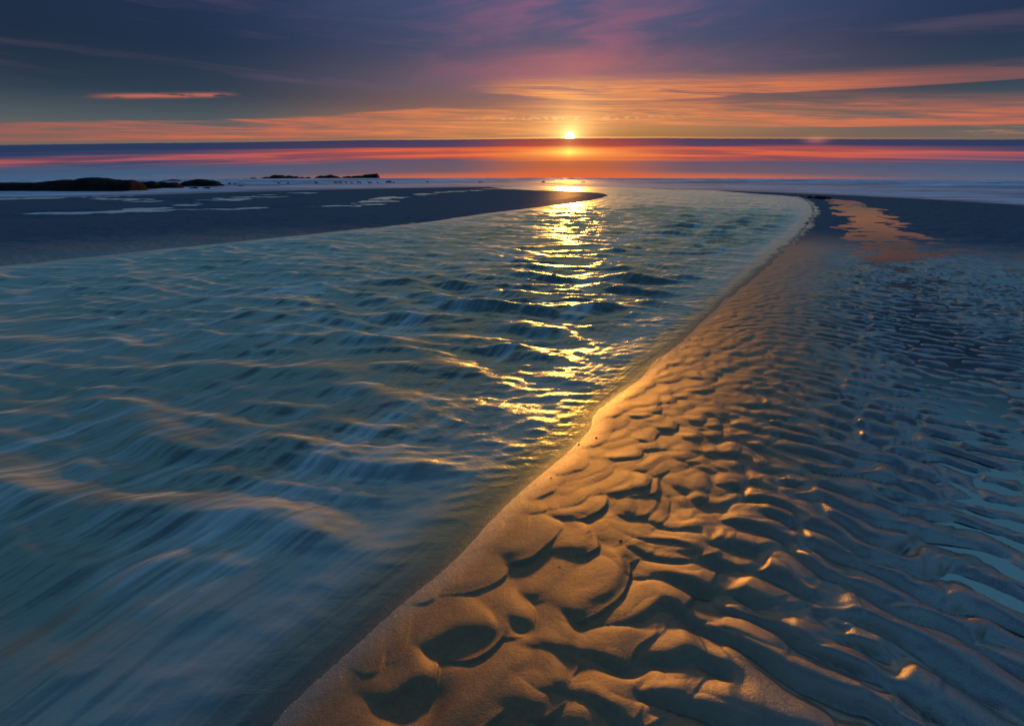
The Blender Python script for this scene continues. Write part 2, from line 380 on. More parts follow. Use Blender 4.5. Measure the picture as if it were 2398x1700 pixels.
wx = GX + 0.05 * gnoise(GX * 3.1, GY * 3.1, 11) + 0.02 * gnoise(GX * 9, GY * 9, 12)
wy = GY + 0.05 * gnoise(GX * 3.1 + 40, GY * 3.1, 13) + 0.02 * gnoise(GX * 9, GY * 9 + 30, 14)
T = tongues(wx, wy, math.radians(-48), 0.165, 0.150, 21)
T2 = tongues(wx, wy, math.radians(-56), 0.088, 0.092, 31)
R1, am1 = ripples(wx, wy, 0.118, math.radians(-120), 0.62, 3, s=-0.5, n=18)
R2, am2 = ripples(wx, wy, 0.080, math.radians(-105), 0.7, 8)
R3 = fbm(wx / 0.5 + wy * 0.4, wy / 0.28, 41, 3)
onb = sst(dS, 0.0, 0.12)
side_ = sst(dS, 0.30, 1.15)                      # 0 at the stream bank, 1 out on the rippled flat
near_ = 1 - sst(R, 1.1, 2.2)
Tm = T * near_ + T2 * (1 - near_)
bank_relief = (Tm - 0.42) * (0.029 * near_ + 0.0145 * (1 - near_))
flat_relief = (R1 * 0.0175 + R2 * 0.003) * lod(0.115) + R3 * 0.007 * lod(0.25) + (R3 * 0.016 + 0.014 * fbm(GX / 0.35, GY / 0.2, 48, 2) * lod(0.2) + 0.016 * fbm(GX / 1.1, GY / 0.5, 49, 3)) * sst(R, 3.5, 7)
rel = bank_relief * lod(0.09) * (1 - side_) + (flat_relief + (Tm - 0.4) * 0.012 * lod(0.10)) * side_
dry = sst(dS, 0.0, 0.22)
smoothbank = 0.55 + 0.45 * sst(dS, 0.10, 0.45) + 0.3 * near_ * sst(dS, 0, 0.2)
# ---- base heights
lowR = 0.048 * (1 - np.exp(-(np.clip(dS, 0, None) / 0.36) ** 1.4)) + 0.018 * sst(dS, 0.2, 1.2)
pool = np.exp(-np.clip(dP, 0, None) ** 2 * 0.55)
dpr = sst(dS, 0.7, 1.9)
baseR = lowR * (1 - 0.93 * np.maximum(pool, 0.90 * dpr * (1 - sst(R, 9, 16)))) - 0.0125 * pool ** 1.2 - 0.0035 * dpr
chn = np.maximum(np.maximum(np.exp(-(dC1 / 1.3) ** 2), np.exp(-(dC2 / 1.6) ** 2)), 0.95 * np.exp(-(dC3 / 2.6) ** 2))
chn = chn * sst(fbm(GX / 2.5, GY / 1.2, 58, 4), -0.35, 0.1)
baseL = 0.045 * (1 - np.exp(-np.clip(dS, 0, None) / 0.6)) * (1 - chn * 0.98) - 0.012 * chn + 0.01 * fbm(GX * 0.2, GY * 0.2, 50) * sst(dS, 1, 4) * (1 - chn)
isR = sst(AZf, 12, 17) * 0 + np.where(inside(GX, GY, np.vstack([BANK_R, [-30, -60], [200, -60], [200, 60], ground(1990, 445), ground(1780, 447)])), 1.0, 0.0)
base = np.where(isR > 0.5, baseR, baseL)
relL = R1 * 0.009 * lod(0.14) + (R3 * 0.016 + 0.026 * fbm(GX / 0.9, GY / 0.9, 47, 3)) * lod(0.3)
bed = -0.03 - 0.30 * (1 - np.exp(-np.clip(-dS, 0, None) / 0.9))
bedz = -0.06 * np.clip(-dS, 0, 0.3) - 0.25 * (1 - np.exp(-np.clip(-dS - 0.08, 0, None) ** 1.5 / 0.8))
Zs = np.where(dS > 0, base, bedz) + np.where(isR > 0.5, rel * smoothbank, relL) * sst(dS, -0.01, 0.14)
Zs = Zs * (1 - film) + film * (-0.02 - 0.05 * sst(R / film_r(AZf), 1.0, 1.5))
# two deep scours at the bottom edge of the bank
for (hx, hy, ra, rb, an, dep) in [(960, 1635, 0.075, 0.055, 0.3, 0.030), (1075, 1510, 0.075, 0.045, 0.2, 0.030), (1215, 1460, 0.036, 0.03, 0.0, 0.014)]:
    c = ground(hx, hy, 0.04); ca, sa_ = math.cos(an), math.sin(an)
    u = ((wx - c[0]) * ca + (wy - c[1]) * sa_) / ra; v = (-(wx - c[0]) * sa_ + (wy - c[1]) * ca) / rb
    Zs = Zs - dep * 0.6 * np.exp(-(u * u + v * v) ** 1.1)
Zs = Zs + 0.00012 * gnoise(GX * 60, GY * 60, 77) * lod(0.02)
wet = np.clip(np.maximum.reduce([0.55 * (1 - sst(dS, 0.0, 0.10)), pool * 0.9, 0.82 * sst(dS, 0.35, 1.25), (0.6 + 0.4 * chn) * (1 - isR), film]), 0, 1)

# ------------------------------------------------------------------ materials
def new_mat(name):
    m = bpy.data.materials.new(name); m.use_nodes = True; G.tree = m.node_tree
    G.tree.nodes.clear(); return m
def out(shader, disp=None):
    o = G.tree.nodes.new('ShaderNodeOutputMaterial'); G.tree.links.new(shader, o.inputs[0])
def bump(h, dist, strength=1.0, nrm=None):
    n = G.tree.nodes.new('ShaderNodeBump'); put(n, 'Height', h); n.inputs['Distance'].default_value = dist
    put(n, 'Strength', strength)
    if nrm is not None: put(n, 'Normal', nrm)
    return V(n.outputs[0])
def principled(**kw):
    n = G.tree.nodes.new('ShaderNodeBsdfPrincipled')
    for k, v in kw.items():
        k = k.replace('_', ' ')
        if isinstance(v, V): G.tree.links.new(v.s, n.inputs[k])
        elif isinstance(v, tuple): n.inputs[k].default_value = (*v, 1)
        else: n.inputs[k].default_value = v
    return n.outputs[0]
def geo_pos():
    n = G.tree.nodes.new('ShaderNodeNewGeometry'); return V(n.outputs['Position'])

msand = new_mat('wet_sand')
P = geo_pos(); px_, py_, pz_ = sep(P)
wetA = attr('wet'); lodA = attr('lod')
grain = noise(P, 700.0, 2.0, 0.6)
mott = noise(P, 6.0, 4.0, 0.6); mott2 = noise(P, 55.0, 4.0, 0.6)
col = mix(smooth(mott, 0.3, 0.7), (0.098, 0.058, 0.027), (0.145, 0.090, 0.045))
col = mix(0.35, col, mix(smooth(mott2, 0.35, 0.7), (0.062, 0.042, 0.025), (0.165, 0.104, 0.054)))
col = mix(smooth(grain, 0.5, 0.75) * 0.35, col, (0.36, 0.29, 0.22))
col = mix(wetA * 0.45, col, (0.045, 0.043, 0.040))
col = mix(lodA * 0.7, col, (0.028, 0.105, 0.170))  # distant sand coloured blue for the sky its ripples would reflect
# ripples past the mesh's reach
rw = noise(comb(px_ * 2.4 + py_ * 0.5, py_ * 7.5, 0.0), 1.0, 2.0, 0.5, 0.2)
rw2 = noise(comb(px_ * 6.0, py_ * 10.0, 2.0), 1.0, 3.0, 0.6)
nb = bump(rw * 0.6 + rw2 * 0.4, 0.09, lodA)
nb = bump(mott2, 0.0012, 0.5, nb)
nb = bump(noise(P, 160.0, 4.0, 0.65), 0.0016, 0.6, nb)
nb = bump(grain, 0.0010, 0.8, nb)
rough = sat(0.54 - wetA * 0.32 + lodA * 0.15 + (mott - 0.5) * 0.12 + (grain - 0.5) * 0.15)
pr = principled(Base_Color=col, Roughness=rough, IOR=1.5 + wetA * 0.8, Specular_IOR_Level=0.75, Specular_Tint=mix(wetA, (1.0, 0.72, 0.44), (0.82, 0.95, 1.0)), Normal=nb)
dfs = G.tree.nodes.new('ShaderNodeBsdfDiffuse'); put(dfs, 'Color', col); put(dfs, 'Normal', nb)
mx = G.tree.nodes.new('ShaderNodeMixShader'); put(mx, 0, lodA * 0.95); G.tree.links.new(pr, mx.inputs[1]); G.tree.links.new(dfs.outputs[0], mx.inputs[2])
out(mx.outputs[0])

mwat = new_mat('stream_water')
P = geo_pos(); px_, py_, pz_ = sep(P)
fx, fy, fz = sep(attr('flow', 'Vector')); dep = attr('depth'); sh = attr('chop')
s1 = noise(comb(fx * 42.0, fy * 0.9, 0.0), 1.0, 3.0, 0.5, 0.2)
s2 = noise(comb(fx * 130.0, fy * 1.6, 3.0), 1.0, 2.0, 0.5, 0.2)
c1 = noise(comb(px_ * 7.0, py_ * 13.0, 0.0), 1.0, 4.0, 0.6, 0.4)
c2 = noise(comb(px_ * 26.0, py_ * 46.0, 0.0), 1.0, 3.0, 0.6, 0.3)
calmer = smooth(dep, 0.0, 0.07)
nb = bump(s1, 0.040, calmer * 0.85 + 0.05)
nb = bump(s2, 0.007, 0.7, nb)
nb = bump(c1, 0.016, sh * 0.9, nb)
nb = bump(c2, 0.003, sh * 0.7, nb)
gl = G.tree.nodes.new('ShaderNodeBsdfGlossy'); gl.distribution = 'GGX'
gl.inputs['Roughness'].default_value = 0.29; gl.inputs['Color'].default_value = (0.86, 0.99, 0.84, 1); G.tree.links.new(nb.s, gl.inputs['Normal'])
gw = G.tree.nodes.new('ShaderNodeBsdfGlossy'); gw.inputs['Roughness'].default_value = 0.64; gw.inputs['Color'].default_value = (0.90, 0.99, 0.80, 1); G.tree.links.new(nb.s, gw.inputs['Normal'])
gm = G.tree.nodes.new('ShaderNodeMixShader'); gm.inputs[0].default_value = 0.40; G.tree.links.new(gl.outputs[0], gm.inputs[1]); G.tree.links.new(gw.outputs[0], gm.inputs[2])
fr = G.tree.nodes.new('ShaderNodeFresnel'); fr.inputs['IOR'].default_value = 2.15; G.tree.links.new(nb.s, fr.inputs['Normal'])
tr = G.tree.nodes.new('ShaderNodeBsdfTransparent'); tr.inputs[0].default_value = (0.66, 0.72, 0.74, 1)
df = G.tree.nodes.new('ShaderNodeBsdfDiffuse'); df.inputs[0].default_value = (0.050, 0.052, 0.036, 1)
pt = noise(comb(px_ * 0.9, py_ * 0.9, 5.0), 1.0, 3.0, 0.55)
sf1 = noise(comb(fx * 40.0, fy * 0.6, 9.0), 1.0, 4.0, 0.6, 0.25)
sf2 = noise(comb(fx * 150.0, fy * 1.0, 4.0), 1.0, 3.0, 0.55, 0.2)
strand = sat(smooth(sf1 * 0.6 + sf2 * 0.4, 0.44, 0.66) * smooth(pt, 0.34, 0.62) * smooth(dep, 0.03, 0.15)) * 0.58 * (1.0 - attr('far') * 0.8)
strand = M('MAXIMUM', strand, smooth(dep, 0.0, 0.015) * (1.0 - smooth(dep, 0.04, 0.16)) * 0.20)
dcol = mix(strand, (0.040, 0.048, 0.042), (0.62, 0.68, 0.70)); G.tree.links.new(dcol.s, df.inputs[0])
m1_ = G.tree.nodes.new('ShaderNodeMixShader'); put(m1_, 0, smooth(dep, 0.0, 0.035)); G.tree.links.new(tr.outputs[0], m1_.inputs[1]); G.tree.links.new(df.outputs[0], m1_.inputs[2])
m2_ = G.tree.nodes.new('ShaderNodeMixShader'); put(m2_, 0, V(fr.outputs[0]) * smooth(dep, -0.002, 0.006) * (1.0 - strand * 0.5)); G.tree.links.new(m1_.outputs[0], m2_.inputs[1]); G.tree.links.new(gm.outputs[0], m2_.inputs[2])
out(m2_.outputs[0])

mpool = new_mat('still_pool_water')
P = geo_pos()
nb = bump(noise(P, 9.0, 2.0), 0.001, 0.6)
nb = bump(noise(P, 10.0, 3.0, 0.6), 0.03, attr('far'), nb)
gl = G.tree.nodes.new('ShaderNodeBsdfGlossy'); put(gl, 'Roughness', attr('far') * 0.30 + 0.07); gl.inputs['Color'].default_value = (0.88, 1.0, 0.90, 1); G.tree.links.new(nb.s, gl.inputs['Normal'])
fr = G.tree.nodes.new('ShaderNodeFresnel'); fr.inputs['IOR'].default_value = 2.6; G.tree.links.new(nb.s, fr.inputs['Normal'])
tr = G.tree.nodes.new('ShaderNodeBsdfTransparent'); tr.inputs[0].default_value = (0.7, 0.74, 0.76, 1)
m2_ = G.tree.nodes.new('ShaderNodeMixShader'); G.tree.links.new(fr.outputs[0], m2_.inputs[0]); G.tree.links.new(tr.outputs[0], m2_.inputs[1]); G.tree.links.new(gl.outputs[0], m2_.inputs[2])
out(m2_.outputs[0])

msea = new_mat('sea_water')
P = geo_pos(); px_, py_, pz_ = sep(P); wv = attr('wave'); fo = attr('foam_sheen')
n1 = noise(comb(px_ * 0.35, py_ * 1.1, 0.0), 1.0, 4.0, 0.6)
n2 = noise(comb(px_ * 0.05, py_ * 0.5, 0.0), 1.0, 4.0, 0.65)
nb = bump(n1, 0.10, (wv * 0.8 + 0.25) * (1.0 - attr('calm') * 0.9))
nb = bump(noise(P, 3.0, 3.0, 0.6), 0.03, 0.7 - attr('calm') * 0.6, nb)
foam_sheen = sat(fo * smooth(n2 * 0.6 + n1 * 0.4, 0.36, 0.56))
sc_ = principled(Base_Color=mix(foam_sheen, (0.03, 0.045, 0.06), (0.48, 0.62, 0.76)), Roughness=sat(0.32 + attr('calm') * 0.20 + wv * 0.12 + foam_sheen * 0.5), IOR=1.6 - foam_sheen * 0.45, Normal=nb)
out(sc_)

# ------------------------------------------------------------------ beach
co = np.stack([GX, GY, Zs + curve_z(GX, GY)], -1)
co = np.vstack([co, [0, 0, Zs[:NA].mean()]])
ring = np.arange(NA)
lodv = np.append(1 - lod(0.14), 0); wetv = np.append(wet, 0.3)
cap = np.stack([np.full(NA, len(co) - 1), ring, (ring + 1) % NA, (ring + 1) % NA], -1)
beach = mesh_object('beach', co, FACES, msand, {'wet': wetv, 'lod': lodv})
beach['kind'] = 'structure'; beach['label'] = 'rippled wet sand of the tidal beach beside the stream'

# ------------------------------------------------------------------ stream
tt = dR / (dR + dL + 1e-6)
# frame of the flow
cen = line([(1300, 690)])[0]
env = np.exp(-(((GX - cen[0]) / 1.5) ** 2 + ((GY - cen[1]) / 1.7) ** 2))
cen2 = line([(1750, 520)])[0]
env2 = np.exp(-(((GX - cen2[0]) / 3.0) ** 2 + ((GY - cen2[1]) / 5.0) ** 2))
edge_f = sst(-dS, 0.03, 0.7)
wx2 = GX + 0.12 * gnoise(GX * 1.2, GY * 1.2, 61); wy2 = GY + 0.12 * gnoise(GX * 1.2, GY * 1.2, 62)
def waves(lam, ang, spread, seed, n=12, sharp=1.5):
    k = 2 * math.pi / lam
    ph, am = narrowband(wx2, wy2, k * math.cos(ang), k * math.sin(ang), spread, n, seed)
    return (((np.cos(ph) + 1) / 2) ** sharp * 2 - 0.8) * np.clip(am, 0, 2)
w_a = waves(0.52, math.radians(-112), 0.5, 101, sharp=2.2) * lod(0.5)
w_b = waves(0.21, math.radians(-100), 0.6, 102) * lod(0.2)
w_c = waves(0.085, math.radians(-92), 0.7, 103) * lod(0.085)
w_d = waves(1.5, math.radians(-140), 0.6, 104, sharp=1.2) * lod(1.5)
fxn = tt * 6.0
strk = fbm(fxn * 4.0 + 0.3 * gnoise(GX, GY, 4), (GX + GY) * 0.25, 71, 3)
strk2 = fbm(fxn * 12.0, (GX + GY) * 0.5, 72, 2) * lod(0.1)
wz = edge_f * (w_a * (0.010 + 0.026 * env + 0.028 * env2) + w_b * (0.006 + 0.008 * env + 0.008 * env2) + w_d * (0.012 + 0.02 * env2)
               + strk * 0.020 * (1 - 0.4 * env) + strk2 * 0.006)
chop = np.clip(0.18 + 0.9 * env + 0.9 * env2 + 0.7 * np.exp(-((dR - 0.5) / 0.6) ** 2) * sst(GY, 1.2, 2.2), 0, 1)
wz = wz + w_c * 0.0028 * chop * sst(-dS, 0.02, 0.2)
WZ = wz
depth = np.clip(WZ - Zs, 0, 1)
vert_ok = (dS < 0.12) & (film < 0.9) & (WZ > Zs - 0.03) & (np.abs(AZf) <= 180)
fsel = FACES[vert_ok[FACES].any(1)]
def compact(co, faces, *arrs):
    used = np.unique(faces); mp = np.full(len(co), -1); mp[used] = np.arange(len(used))
    return co[used], mp[faces], [a[used] for a in arrs]
cow = np.stack([GX, GY, WZ + curve_z(GX, GY)], -1)
flow = np.stack([tt, (GX * 0.5 + GY) * 0.6, np.zeros_like(tt)], -1)
c_, f_, (d__, fl_, ch_, fa_) = compact(cow, fsel, depth, flow, chop, sst(R, 6, 25))
stream = mesh_object('stream', c_, f_, mwat, {'depth': d__, 'chop': ch_, 'far': fa_}, {'flow': fl_})
stream['kind'] = 'structure'; stream['label'] = 'silky tidal stream running over the sand'

# ------------------------------------------------------------------ pools in the troughs
pz = np.full(GX.shape, 0.0)
ok = (Zs < 0.002) & (dS > 0.45) & (film < 0.5) & (R < 90)
ff = FACES[ok[FACES].any(1)]
step_ok = ff
c_, f_, (pf_,) = compact(np.stack([GX, GY, pz + curve_z(GX, GY)], -1), step_ok, np.maximum(sst(R, 25, 60), 1 - isR))
if len(f_):
    pool_o = mesh_object('shallow_pools', c_, f_, mpool, {'far': pf_}); pool_o['kind'] = 'structure'; pool_o['label'] = 'still water lying in the ripple troughs'

# ------------------------------------------------------------------ sea and the film of water at its edge
srow = np.concatenate([np.geomspace(20, 330, 420), np.geomspace(340, 1500, 20)])
saz = np.concatenate([np.arange(-90, -50, 2.0), np.arange(-50, 50.01, 0.25), np.arange(52, 91, 2.0)])
SR, SA = np.meshgrid(srow, saz, indexing='ij')
SX = SR * np.sin(np.radians(SA)); SY = SR * np.cos(np.radians(SA))
rs = SR / sea_r(SA); rf = SR / film_r(SA)
wv_ = sst(rs, 0.97, 1.15)
ph = 2 * math.pi * (SY / 7.5 + 1.0 * fbm(SX * 0.012, SY * 0.02, 91, 3) * 2.0)
br = (((np.cos(ph) + 1) / 2) ** 3)
sideA = sst(np.abs(SA - 6), 10, 26)
amp = 0.16 * wv_ * (0.35 + 0.65 * sst(gnoise(SX * 0.03, SY * 0.15, 92), -0.3, 0.4))
film_rip = 0.014 * (1 - wv_) * np.cos(2 * math.pi * (SY / 2.6 + 1.5 * fbm(SX * 0.08, SY * 0.05, 97, 2))) * sst(rf, 1.0, 1.05)
SZ = film_rip + amp * br + 0.04 * wv_ * fbm(SX * 0.3, SY * 0.6, 93, 3) - 0.012 * (1 - sst(rf, 0.95, 1.02))
foam_sheen_ = np.maximum(wv_ * (0.25 + 0.75 * sst(br, 0.1, 0.7)), (0.85 + 0.15 * sideA) * (1 - wv_) * sst(rf, 1.0, 1.10) * 0.78)  # breaker foam, and a pale sky sheen painted into the film's colour
n_r, n_a = SR.shape
i2, j2_ = np.meshgrid(np.arange(n_r - 1), np.arange(n_a - 1), indexing='ij')
sf = np.stack([i2 * n_a + j2_ + 1, (i2 + 1) * n_a + j2_ + 1, (i2 + 1) * n_a + j2_, i2 * n_a + j2_], -1).reshape(-1, 4)
okv = (rf > 0.97).ravel()
sf = sf[okv[sf].all(1)]
sco = np.stack([SX.ravel(), SY.ravel(), (SZ + curve_z(SX, SY)).ravel() + 0.003], -1)
c_, f_, (a1_, a2_, a3_) = compact(sco, sf, wv_.ravel(), foam_sheen_.ravel(), ((1 - sideA) * (1 - wv_)).ravel())
sea = mesh_object('sea', c_, f_, msea, {'wave': a1_, 'foam_sheen': a2_, 'calm': a3_})
sea['kind'] = 'structure'; sea['label'] = 'sea with low breakers and a wet sheen at its edge'

# ------------------------------------------------------------------ rocks
mrock = new_mat('dark_rock')
P = geo_pos()
n1 = noise(P, 1.4, 6.0, 0.65); n2 = noise(P, 9.0, 4.0, 0.6)
out(principled(Base_Color=mix(smooth(n1, 0.3, 0.7), (0.008, 0.0075, 0.008), (0.022, 0.019, 0.017)), Roughness=0.95, Specular_IOR_Level=0.02, Normal=bump(n1 * 0.7 + n2 * 0.3, 0.25, 0.8)))
def thing(o, label, cat, group=None):
    o['label'] = label; o['category'] = cat
    if group: o['group'] = group
    return o
def rock(base_py, prof, label, group, seed, depth=None, jag=1.0, D=None):
    """a rock whose skyline is taken off the photograph, standing at its own distance with full depth"""
    pxs = np.array([p[0] for p in prof], float); tops = np.array([p[1] for p in prof], float)
    mid = 0.5 * (pxs[0] + pxs[-1])
    g = ground(mid, base_py)
    yb = D if D else g[1]
    def at(px, py):
        d = px_dir(px, py); k = yb / d[1]; return d[0] * k, CAMH + d[2] * k
    x0 = at(pxs[0], base_py)[0]; x1 = at(pxs[-1], base_py)[0]
    nx = int(np.clip((x1 - x0) / yb * 700, 16, 220)); ny = 18
    dep_ = depth or max(0.35 * (x1 - x0), 0.5)
    px_l = np.linspace(pxs[0], pxs[-1], nx); tp = np.interp(px_l, pxs, tops); tp = tp + 2.2 * fbm(px_l * 0.16, px_l * 0 + seed * 3.3, seed, 3) * np.clip((base_py - tp) / 8, 0, 1)
    rs_ = np.random.RandomState(seed)
    V_, F_ = [], []
    xs = np.array([at(a, b) for a, b in zip(px_l, tp)])
    zb = curve_z(x0 * .5 + x1 * .5, yb) - 0.15
    U, Vv = np.meshgrid(np.arange(nx), np.linspace(0, 1, ny), indexing='ij')
    prof_v = (1 - np.abs(2 * Vv - 1) ** 2.6) ** 0.55
    lump = 1 + 0.45 * jag * (fbm(U * 6.0 / ny * 0.35 + seed, Vv * 2.2, seed, 4)) * (np.abs(2 * Vv - 1) * 1.2)
    zt = xs[:, 1][:, None]
    endf = np.clip(np.minimum(U, nx - 1 - U) / 1.5, 0, 1) ** 0.6
    z = zb + (zt - zb) * prof_v * np.clip(lump, 0.2, 1.0) * (0.1 + 0.9 * endf)
    x = xs[:, 0][:, None] + 0 * Vv + 0.02 * (x1 - x0) / nx * fbm(U * 0.7, Vv * 5, seed + 9, 2)
    y = yb + dep_ * (Vv + 0.10 * fbm(U * 0.3, Vv * 3 + 5, seed + 3, 3)) * (0.35 + 0.65 * np.sin(np.pi * np.clip((U + .5) / nx, 0, 1)) ** 0.5)
    co_ = np.stack([x, y, z], -1).reshape(-1, 3)
    ou = co_[:, :].mean(0); org = np.array([ou[0], ou[1], zb])
    a_i, b_i = np.meshgrid(np.arange(nx - 1), np.arange(ny - 1), indexing='ij')
    f = np.stack([a_i * ny + b_i, (a_i + 1) * ny + b_i, (a_i + 1) * ny + b_i + 1, a_i * ny + b_i + 1], -1).reshape(-1, 4)
    o = mesh_object('rock', co_ - org, f, mrock); o.location = org
    return thing(o, label, 'rock', group)
def z1(pts): return [(x / 3.818, 360 + y / 3.818) for x, y in pts]
def z2(pts): return [(500 + x / 4.582, 380 + y / 4.582) for x, y in pts]
GA, GB, GC = 'rocks at the left end of the beach', 'rocks standing on the horizon', 'small stones and reefs far out'
o = rock(449, [(-520, 446), (-420, 436), (-200, 430)] + z1([(0, 268), (100, 262), (230, 250), (330, 240), (390, 248), (420, 258), (500, 240), (560, 222), (620, 217), (700, 220), (740, 232), (800, 232), (880, 243), (950, 240), (1040, 240), (1070, 255), (1110, 268)]), 'long dark humped rock ridge running out of the left edge of the beach', GA, 11, depth=5)
o.name = 'rock_ridge'
rock(443, z1([(1060, 300), (1085, 262), (1130, 256), (1200, 255), (1235, 262), (1262, 252), (1290, 250), (1330, 262), (1350, 280)]), 'low knobbly rock joined to the right foot of the long ridge', GA, 12, depth=2)
rock(441.5, z1([(1320, 300), (1340, 264), (1370, 253), (1410, 262), (1440, 263), (1480, 262), (1510, 278), (1545, 285), (1560, 300)]), 'flat stepped rock in the gap before the smooth round rock', GA, 13, depth=2)
rock(437.5, z1([(1545, 296), (1565, 272), (1600, 248), (1650, 238), (1700, 232), (1760, 236), (1820, 240), (1880, 250), (1912, 266), (1926, 292)]), 'smooth rounded whaleback rock to the right of the long ridge', GA, 14, depth=2.5)
rock(436.8, z1([(1926, 292), (1935, 277), (1955, 272), (1980, 275), (1997, 291)]), 'small boulder at the right foot of the whaleback rock', GA, 15)
rock(442.6, z1([(1672, 312), (1690, 304), (1725, 301), (1755, 306), (1770, 314)]), 'flat dark stone in the shallows before the whaleback rock', GC, 16)
rock(442.4, z1([(1796, 312), (1815, 304), (1845, 302), (1872, 311)]), 'smaller flat stone beside the one before the whaleback rock', GC, 17)
rock(426.5, z1([(1368, 252), (1400, 243), (1430, 241), (1450, 238), (1465, 235), (1490, 236), (1500, 241), (1528, 250)]), 'thin jagged reef showing behind the stepped rock', GC, 18, depth=4)
rock(424.3, z1([(1866, 245), (1880, 238), (1900, 236), (1915, 244)]), 'tiny reef stone just beyond the whaleback rock', GC, 19)
rock(424.0, z2([(48, 198), (75, 191), (120, 190), (150, 194), (172, 190), (200, 188), (215, 196), (268, 198)]), 'very low reef running left from the horizon rocks', GC, 20, depth=3, D=142)
rock(423.4, z2([(268, 198), (285, 182), (310, 178), (340, 184), (362, 178), (375, 169), (405, 168), (425, 178), (440, 192)]), 'pair of small pointed rocks left of the largest horizon rock', GB, 21, depth=4, D=144)
rock(422.6, z2([(440, 190), (480, 176), (520, 162), (575, 158), (590, 143), (606, 137), (622, 140), (660, 140), (682, 144), (700, 158), (745, 151), (800, 153), (850, 153), (868, 166), (876, 188)]), 'largest craggy rock on the horizon with a peaked left half', GB, 22, depth=7, D=147)
rock(422.0, z2([(876, 188), (885, 170), (905, 164), (940, 164), (957, 176), (965, 185)]), 'small blocky rock just right of the craggy peaked one', GB, 23, depth=3, D=149)
rock(421.8, z2([(960, 184), (972, 165), (995, 160), (1020, 161), (1030, 182)]), 'upright small rock with a gap of sea on its right', GB, 24, depth=3, D=150)
rock(421.6, z2([(1060, 184), (1080, 158), (1110, 149), (1160, 147), (1195, 146), (1222, 138), (1240, 143), (1270, 151), (1310, 158), (1340, 165), (1348, 182)]), 'low roof shaped rock between the two longest horizon rocks', GB, 25, depth=6, D=151)
rock(420.4, z2([(1355, 176), (1372, 158), (1400, 152), (1440, 156), (1470, 150), (1520, 149), (1560, 147), (1585, 136), (1640, 134), (1660, 127), (1700, 125), (1735, 126), (1750, 138), (1754, 174)]), 'long horizon rock rising to a blunt head at its right end', GB, 26, depth=7, D=153)
for k, (a, b, c, d, lb) in enumerate([(884, 893, 425.8, 423.2, 'tiny dark stone in the surf left of the mid surf reef'), (902, 918, 426.4, 423.4, 'dark reef stone in the surf right of the horizon rocks'), (1266, 1278, 427.8, 424.6, 'small dark rock in the breakers left of the sun path'), (1359, 1374, 428.0, 425.8, 'low dark rock in the breakers right of the sun path'), (551, 571, 436.4, 434.2, 'flat grey stone on the wet sheen right of the whaleback rock'), (606, 614, 430, 428.2, 'tiny stone alone in the shallows under the peaked rock')]):
    rock(c, [(a, c), (a + (b - a) * .2, c - (c - d) * .6), (a + (b - a) * .45, d), (a + (b - a) * .75, d + .5), (b, c)], lb, GC, 40 + k)
for k, (a, b, c, d, lb) in enumerate([(1894, 1912, 463.5, 460, 'flat dark stone at the left end of the low reef by the channel head'), (1910, 1934, 465.6, 459.5, 'biggest dark stone in the low reef by the channel head'), (1931, 1944, 465, 460.5, 'middle small stone of the low reef by the channel head'), (1942, 1954, 465.5, 462, 'stone at the right end of the low reef by the channel head'), (1876, 1892, 461.5, 459.3, 'thin flat stone just left of the low reef by the channel')]):
    rock(c, [(a, c), (a + (b - a) * .2, c - (c - d) * .7), (a + (b - a) * .5, d), (a + (b - a) * .8, d + .8), (b, c)], lb, 'stones of the low reef at the channel head', 60 + k)

# ------------------------------------------------------------------ gulls standing on the wet sheen
import bmesh
mgull = new_mat('gull_feathers')
out(principled(Base_Color=(0.055, 0.055, 0.06), Roughness=0.7))
def gull_mesh():
    bm = bmesh.new()
    def loft(rings, seg=8):
        prev = None
        for (x, z, ry, rz) in rings:
            r_ = [bm.verts.new((x, math.cos(2 * math.pi * k / seg) * ry, z + math.sin(2 * math.pi * k / seg) * rz)) for k in range(seg)]
            if prev:
                for k in range(seg): bm.faces.new((prev[k], prev[(k + 1) % seg], r_[(k + 1) % seg], r_[k]))
            else: bm.faces.new(r_[::-1])
            prev = r_
        bm.faces.new(prev)
    # tail, body, breast, neck, head and bill as one lofted body
    loft([(-0.30, 0.245, 0.012, 0.006), (-0.20, 0.25, 0.04, 0.03), (-0.08, 0.255, 0.075, 0.068), (0.04, 0.26, 0.085, 0.085), (0.13, 0.285, 0.07, 0.080), (0.175, 0.345, 0.045, 0.060), (0.195, 0.40, 0.040, 0.048), (0.225, 0.42, 0.034, 0.036), (0.255, 0.415, 0.014, 0.014), (0.315, 0.402, 0.006, 0.006)])
    for sy in (-0.03, 0.03):
        prev = None
        for z, r_ in ((0.20, 0.016), (0.11, 0.009), (0.0, 0.009)):
            q = [bm.verts.new((0.0 + math.cos(k * 1.5708) * r_, sy + math.sin(k * 1.5708) * r_, z)) for k in range(4)]
            if prev:
                for k in range(4): bm.faces.new((prev[k], prev[(k + 1) % 4], q[(k + 1) % 4], q[k]))
            prev = q
        f = [bm.verts.new(p) for p in ((-0.01, sy, 0.004), (0.07, sy - 0.03, 0.003), (0.075, sy, 0.003), (0.07, sy + 0.03, 0.003))]
        bm.faces.new(f)
    # folded wings proud of the flanks
    for sy in (-1, 1):
        w = [bm.verts.new(p) for p in ((0.10, sy * 0.078, 0.30), (0.02, sy * 0.094, 0.32), (-0.16, sy * 0.06, 0.285), (-0.34, sy * 0.015, 0.255), (-0.14, sy * 0.066, 0.235), (0.06, sy * 0.092, 0.235))]
        bm.faces.new(w if sy > 0 else w[::-1])
    me = bpy.data.meshes.new('gull'); bm.normal_update(); bm.to_mesh(me); bm.free(); me.materials.append(mgull)
    for p in me.polygons: p.use_smooth = True
    return me
gme = gull_mesh()
